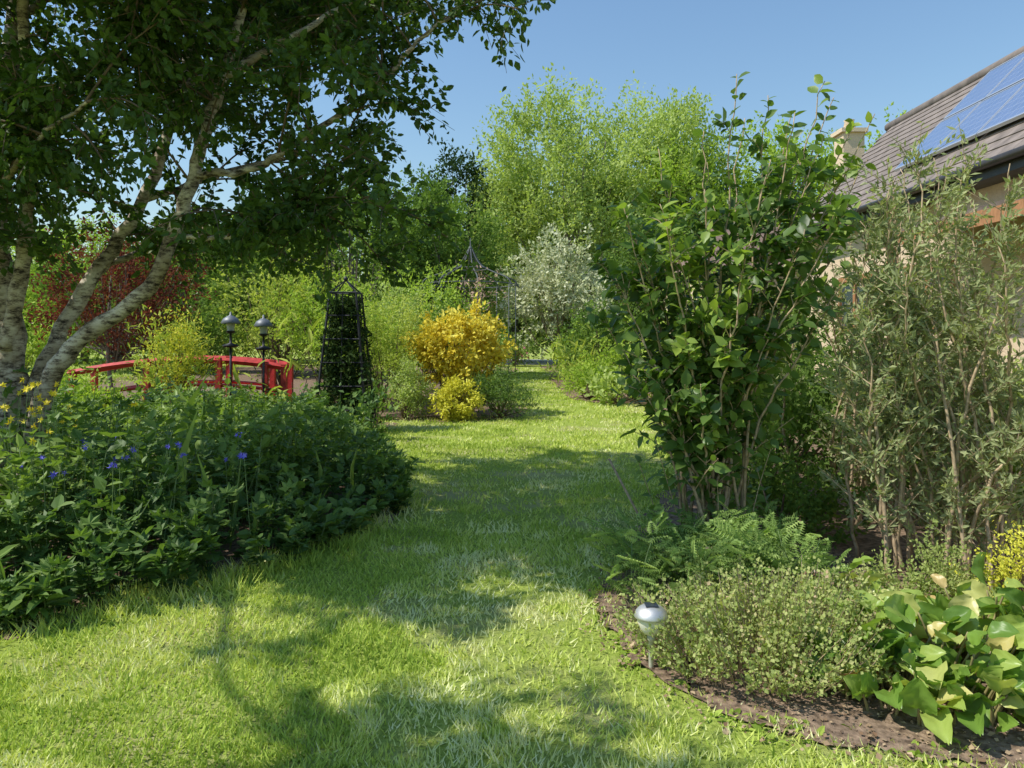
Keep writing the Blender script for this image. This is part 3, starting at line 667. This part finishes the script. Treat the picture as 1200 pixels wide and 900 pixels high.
# ------------------------------------------------------------------ trees
def tree(name, loc, H, rad, cz, lm, size, ns, nclump, k=16, L=1.2, up=.5, trunk_r=.2, droop=0., sig=.17, stems=1, shell=.35, jit=None):
    b=B()
    for s in range(stems):
        a=R.uniform(0,6.28); o=.35*(stems>1)
        tp=np.array([math.cos(a)*rad[0]*.35*(stems>1),math.sin(a)*rad[1]*.35*(stems>1),H*.85])
        b.tube(catmull([(o*math.cos(a),o*math.sin(a),0),tuple(tp*.45+R.normal(size=3)*.15),tuple(tp)],6),[trunk_r,trunk_r*.6,trunk_r*.12],8,1)
    crown(b,(0,0,cz),rad,nclump,ns,k,L,size,0,KITE,shell,up,sig,jit or size*.6,droop,(0,0,cz*.3),1,trunk_r*.35)
    return b.build(name,[lm,M_trunk],loc=loc)
t1=tree('goat_willow_tree',(3.6,42,0),15,(5.0,4.2,6.8),8.3,M_tree2,.23,2900,110,16,1.1,.8,.2,stems=4,sig=.13,shell=.5)
t2=tree('ash_tree',(11.0,43,0),14,(5.0,4.2,5.8),7.7,M_tree,.24,2000,75,17,1.0,.5,.2,stems=2,sig=.14,shell=.5)
t3=tree('field_maple_tree',(-6,27,0),8,(2.9,2.3,2.8),4.5,M_dark,.17,1400,60,14,.7,.3,.14,shell=.5)
t4=tree('sycamore_tree',(-3.6,44,0),11.5,(2.4,2.2,3.6),8.2,M_conifer,.26,800,40,14,.8,.2,.2,shell=.4)
copy_ob(t1,(8.0,45,0),2.1,(.95,.95,1.04)); copy_ob(t1,(0.4,48,0),4.1,(.7,.8,.80))
copy_ob(t2,(17.5,44,0),1.1,(1,1,1.02)); copy_ob(t2,(24,46,0),2.9,(1.05,1,1.06)); copy_ob(t2,(31,48,0),4.4,(1,1,1.2))
copy_ob(t3,(-2.9,30,0),1.4,(.95,.9,1.05)); copy_ob(t3,(-9.5,30,0),3.4,(1,1,.85)); copy_ob(t3,(-14,33,0),.4,(1.1,1,.85)); copy_ob(t3,(6.5,32,0),2.2,(1,1,.9)); copy_ob(t3,(-19,35,0),5.0,(1.2,1,.8))
copy_ob(t3,(11.5,33,0),5.2,(1,1,.8))
copy_ob(t2,(-27,46,0),.2,(1,1,.65)); copy_ob(t1,(-36,50,0),.9,(1,1,.6)); copy_ob(t2,(-10,46,0),5.5,(1,1,.72)); copy_ob(t2,(-18,48,0),3.5,(1,1,.66))
tree('red_maple_tree',(-8.6,16,0),4.3,(1.5,1.3,1.4),2.7,M_red,.085,700,45,14,.4,.3,.06)

b=B()
for i in range(16):
    xx=-44+i*6; crown(b,(xx,40+R.uniform(-1.5,5)+(9 if -5<xx<5 else 0),1.2),(4.2,1.8,2.4+R.random()),22,170,12,.8,.36,i%2,KITE,.4,.5,.22,.14,half=True)
b.build('hedge',[M_dark,M_tree])
# filler planting right
shrub('privet_shrub',(3.4,8.8,.5),(1.0,.9,1.1),M_dark,.08,.8); shrub('privet_shrub',(4.6,8.0,.4),(1.1,.8,.9),M_tree2,.08,.7)
shrub('cotoneaster_shrub',(2.5,7.1,.3),(.7,.6,.85),M_dark,.06,.9); shrub('berberis_shrub',(3.9,12.5,.8),(1.0,1.2,1.3),M_dark,.08,.8)
shrub('cotoneaster_shrub',(4.2,6.4,.3),(.9,.6,.9),M_dark,.07,.8); shrub('privet_shrub',(4.3,16.5,1.),(1.2,1.2,1.9),M_tree,.09,.8)
shrub('berberis_shrub',(2.15,5.9,.1),(.55,.35,.55),M_dark,.05,.8)

# ------------------------------------------------------------------ house
e=empty('bungalow_house')
M_wall=plain('cream_render_wall',(.70,.54,.37),.9,0,.08,40,.4); M_tile=plain('concrete_roof_tile',(.22,.18,.155),.85,0,.3,5,.3)
M_wood=plain('stained_timber',(.42,.20,.09),.5,0,.25,10,.2,(1,6,1)); M_gut=plain('dark_gutter',(.04,.035,.03),.4); M_pane=plain('window_glass',(.05,.07,.08),.06,0,.1)
def solarmat():
    m,nt,out=newmat('solar_panel_glass'); N=nt.nodes; L=nt.links
    at=N.new('ShaderNodeTexCoord'); br=N.new('ShaderNodeTexBrick'); br.offset=0; br.inputs['Scale'].default_value=1; br.inputs['Mortar Size'].default_value=.004
    br.inputs['Brick Width'].default_value=.165; br.inputs['Row Height'].default_value=.165
    br.inputs['Color1'].default_value=(.15,.20,.34,1); br.inputs['Color2'].default_value=(.17,.22,.37,1); br.inputs['Mortar'].default_value=(.42,.46,.55,1)
    L.new(at.outputs['Object'],br.inputs[0]); p=N.new('ShaderNodeBsdfPrincipled'); p.inputs['Roughness'].default_value=.18; p.inputs['Specular IOR Level'].default_value=1.0
    p.inputs['Coat Weight'].default_value=1.0; p.inputs['Coat Roughness'].default_value=.05
    L.new(br.outputs[0],p.inputs['Base Color']); L.new(p.outputs[0],out.inputs[0]); return m
X0,Z0,X1,Z1=5.8,3.73,8.0,6.0; Y0,Y1=3.0,15.6
sl=math.hypot(X1-X0,Z1-Z0); ux,uz=(X1-X0)/sl,(Z1-Z0)/sl
b=B(); nc=15
rot=np.array([[ux,0,-uz],[0,1,0],[uz,0,ux]])
for i in range(nc):
    t=(i+.5)/nc*sl
    for j in range(43):
        yy=Y0+(Y1-Y0)*(j+.5+(i%2)*.5)/43.5
        rr=rot@np.array([[math.cos(.07),0,math.sin(.07)],[0,1,0],[-math.sin(.07),0,math.cos(.07)]])
        b.box((X0+ux*t-uz*.03,yy,Z0+uz*t+ux*.03),(sl/nc+.03,.285,.025),0,rot=rr)
b.box(((X0+X1)/2,(Y0+Y1)/2,(Z0+Z1)/2-.03),(sl,Y1-Y0,.06),0,rot=rot)
b.box(((3*X1-X0)/2,(Y0+Y1)/2,(Z0+Z1)/2-.03),(sl,Y1-Y0,.06),0,rot=[[ux,0,uz],[0,1,0],[-uz,0,ux]])
b.tube([(X1,Y0,Z1+.04),(X1,Y1+.1,Z1+.04)],.10,8,0)
b.build('roof',[M_tile],e)
b=B(); b.box(((X0+.35+X1+1.9)/2,(Y0+Y1)/2,1.85),(X1+1.9-X0-.35,Y1-Y0-.3,3.7),0)
for yy in (Y1-.15,Y0+.15): b.raw([(X0+.35,yy+.001,3.7),(X1+1.9,yy+.001,3.7),(X1,yy+.001,Z1-.1)],[(0,1,2)],.5,0)
b.build('walls',[M_wall],e)
b=B(); b.box((X0+.03,(Y0+Y1)/2,Z0-.10),(.03,Y1-Y0,.18),0); b.tube([(X0-.05,Y0,Z0-.03),(X0-.05,Y1,Z0-.03)],.055,8,0); b.box((X0+.19,(Y0+Y1)/2,Z0-.18),(.30,Y1-Y0,.02),0); b.build('gutter',[M_gut],e)
M_solar=solarmat(); M_alu=plain('aluminium_frame',(.6,.62,.65),.4,.7,.05)
pw=.35
for rI in range(2):
    for cI in range(7):
        t0=.20+rI*(pw+.01); t=(t0+pw/2)*sl; yy=11.9-.52-cI*1.06
        bb=B(); bb.box((0,0,0),((pw-.015)*sl,1.0,.035),0); o=bb.build('solar_panel',[M_solar],e)
        o.matrix_local=Matrix.Translation((X0+ux*t-uz*.12,yy,Z0+uz*t+ux*.12))@Matrix(rot.tolist()).to_4x4()
        bb=B()
        for s in (-1,1): bb.box((s*(pw/2-.006)*sl,0,.0),(.03,1.04,.045),0); bb.box((0,s*.507,0),((pw-.012)*sl-.035,.03,.045),0)
        o=bb.build('panel_frame',[M_alu],e); o.matrix_local=Matrix.Translation((X0+ux*t-uz*.12,yy,Z0+uz*t+ux*.12))@Matrix(rot.tolist()).to_4x4()
b=B(); b.box((7.75,17.0,3.2),(.48,.48,6.1),0); b.box((7.75,17.0,6.29),(.60,.60,.09),0); b.lathe((7.75,17,6.33),[(.12,0),(.14,.03),(.10,.22),(.12,.25),(.0,.25)],12,0); b.build('chimney',[M_wall],e)
b=B(); b.box((5.75,8.2,3.12),(1.0,4.4,.10),0,rot=[[.98,0,-.2],[0,1,0],[.2,0,.98]]); b.build('porch_roof',[M_tile],e)
b=B(); b.box((5.24,8.2,2.93),(.03,4.4,.17),0); b.box((5.3,10.3,1.45),(.11,.11,2.8),0); b.build('porch_timber',[M_wood],e)
b=B()
for yy in (7.2,10.9,13.2):
    b.box((6.13,yy,1.75),(.06,1.25,.09),0); b.box((6.13,yy,.75+1.9),(.06,1.25,.09),0)
    for s in (-.6,0,.6): b.box((6.131,yy+s,2.2),(.062,.08,.81),0)
b.build('window_frames',[M_wood],e)
b=B()
for yy in (7.2,10.9,13.2): b.box((6.145,yy,2.2),(.01,1.15,.85),0)
b.build('window_glass',[M_pane],e)
b=B(); b.box((6.2,19.5,1.6),(3.4,5,3.2),0); b.build('rear_wing_walls',[M_wall],e)
b=B(); b.raw([(4.3,16.8,3.2),(8.3,16.8,3.2),(8.3,22.2,3.2),(4.3,22.2,3.2),(5.3,19.5,4.5),(7.2,19.5,4.5)],[(0,1,5),(0,5,4),(1,2,5),(2,3,4),(2,4,5),(3,0,4),(0,2,1),(0,3,2)],.5,0); b.build('rear_wing_roof',[plain('red_brown_tile',(.20,.14,.11),.9,spec=.1)],e)

# ------------------------------------------------------------------ light, sky, camera
el=math.radians(53); azd=math.radians(257)
sd=Vector((math.sin(azd)*math.cos(el),math.cos(azd)*math.cos(el),math.sin(el)))
sun=bpy.data.lights.new('sun','SUN'); sun.energy=5; sun.angle=math.radians(.5); sun.color=(1,.96,.88)
so=bpy.data.objects.new('sun',sun); scene.collection.objects.link(so); so.rotation_euler=(-sd).to_track_quat('-Z','Y').to_euler(); so.location=(-20,0,30)
w=bpy.data.worlds.new('World'); scene.world=w; w.use_nodes=True; nt=w.node_tree; nt.nodes.clear()
sky=nt.nodes.new('ShaderNodeTexSky'); sky.sky_type='NISHITA'; sky.sun_disc=False; sky.sun_elevation=el; sky.sun_rotation=azd
sky.air_density=1.7; sky.dust_density=.2; sky.ozone_density=7
bg=nt.nodes.new('ShaderNodeBackground'); bg.inputs[1].default_value=.15; wo=nt.nodes.new('ShaderNodeOutputWorld')
nt.links.new(sky.outputs[0],bg.inputs[0]); nt.links.new(bg.outputs[0],wo.inputs[0])
w.cycles.sampling_method='MANUAL'; w.cycles.sample_map_resolution=256
cam=bpy.data.cameras.new('camera'); cam.lens=26; cam.sensor_width=36; cam.shift_y=-.0458; cam.clip_end=3000; cam.clip_start=.05
co=bpy.data.objects.new('camera',cam); scene.collection.objects.link(co); co.location=(0,0,1.6); co.rotation_euler=(math.pi/2,0,0); scene.camera=co
scene.view_settings.view_transform='Standard'; scene.view_settings.look='None'; scene.view_settings.exposure=0
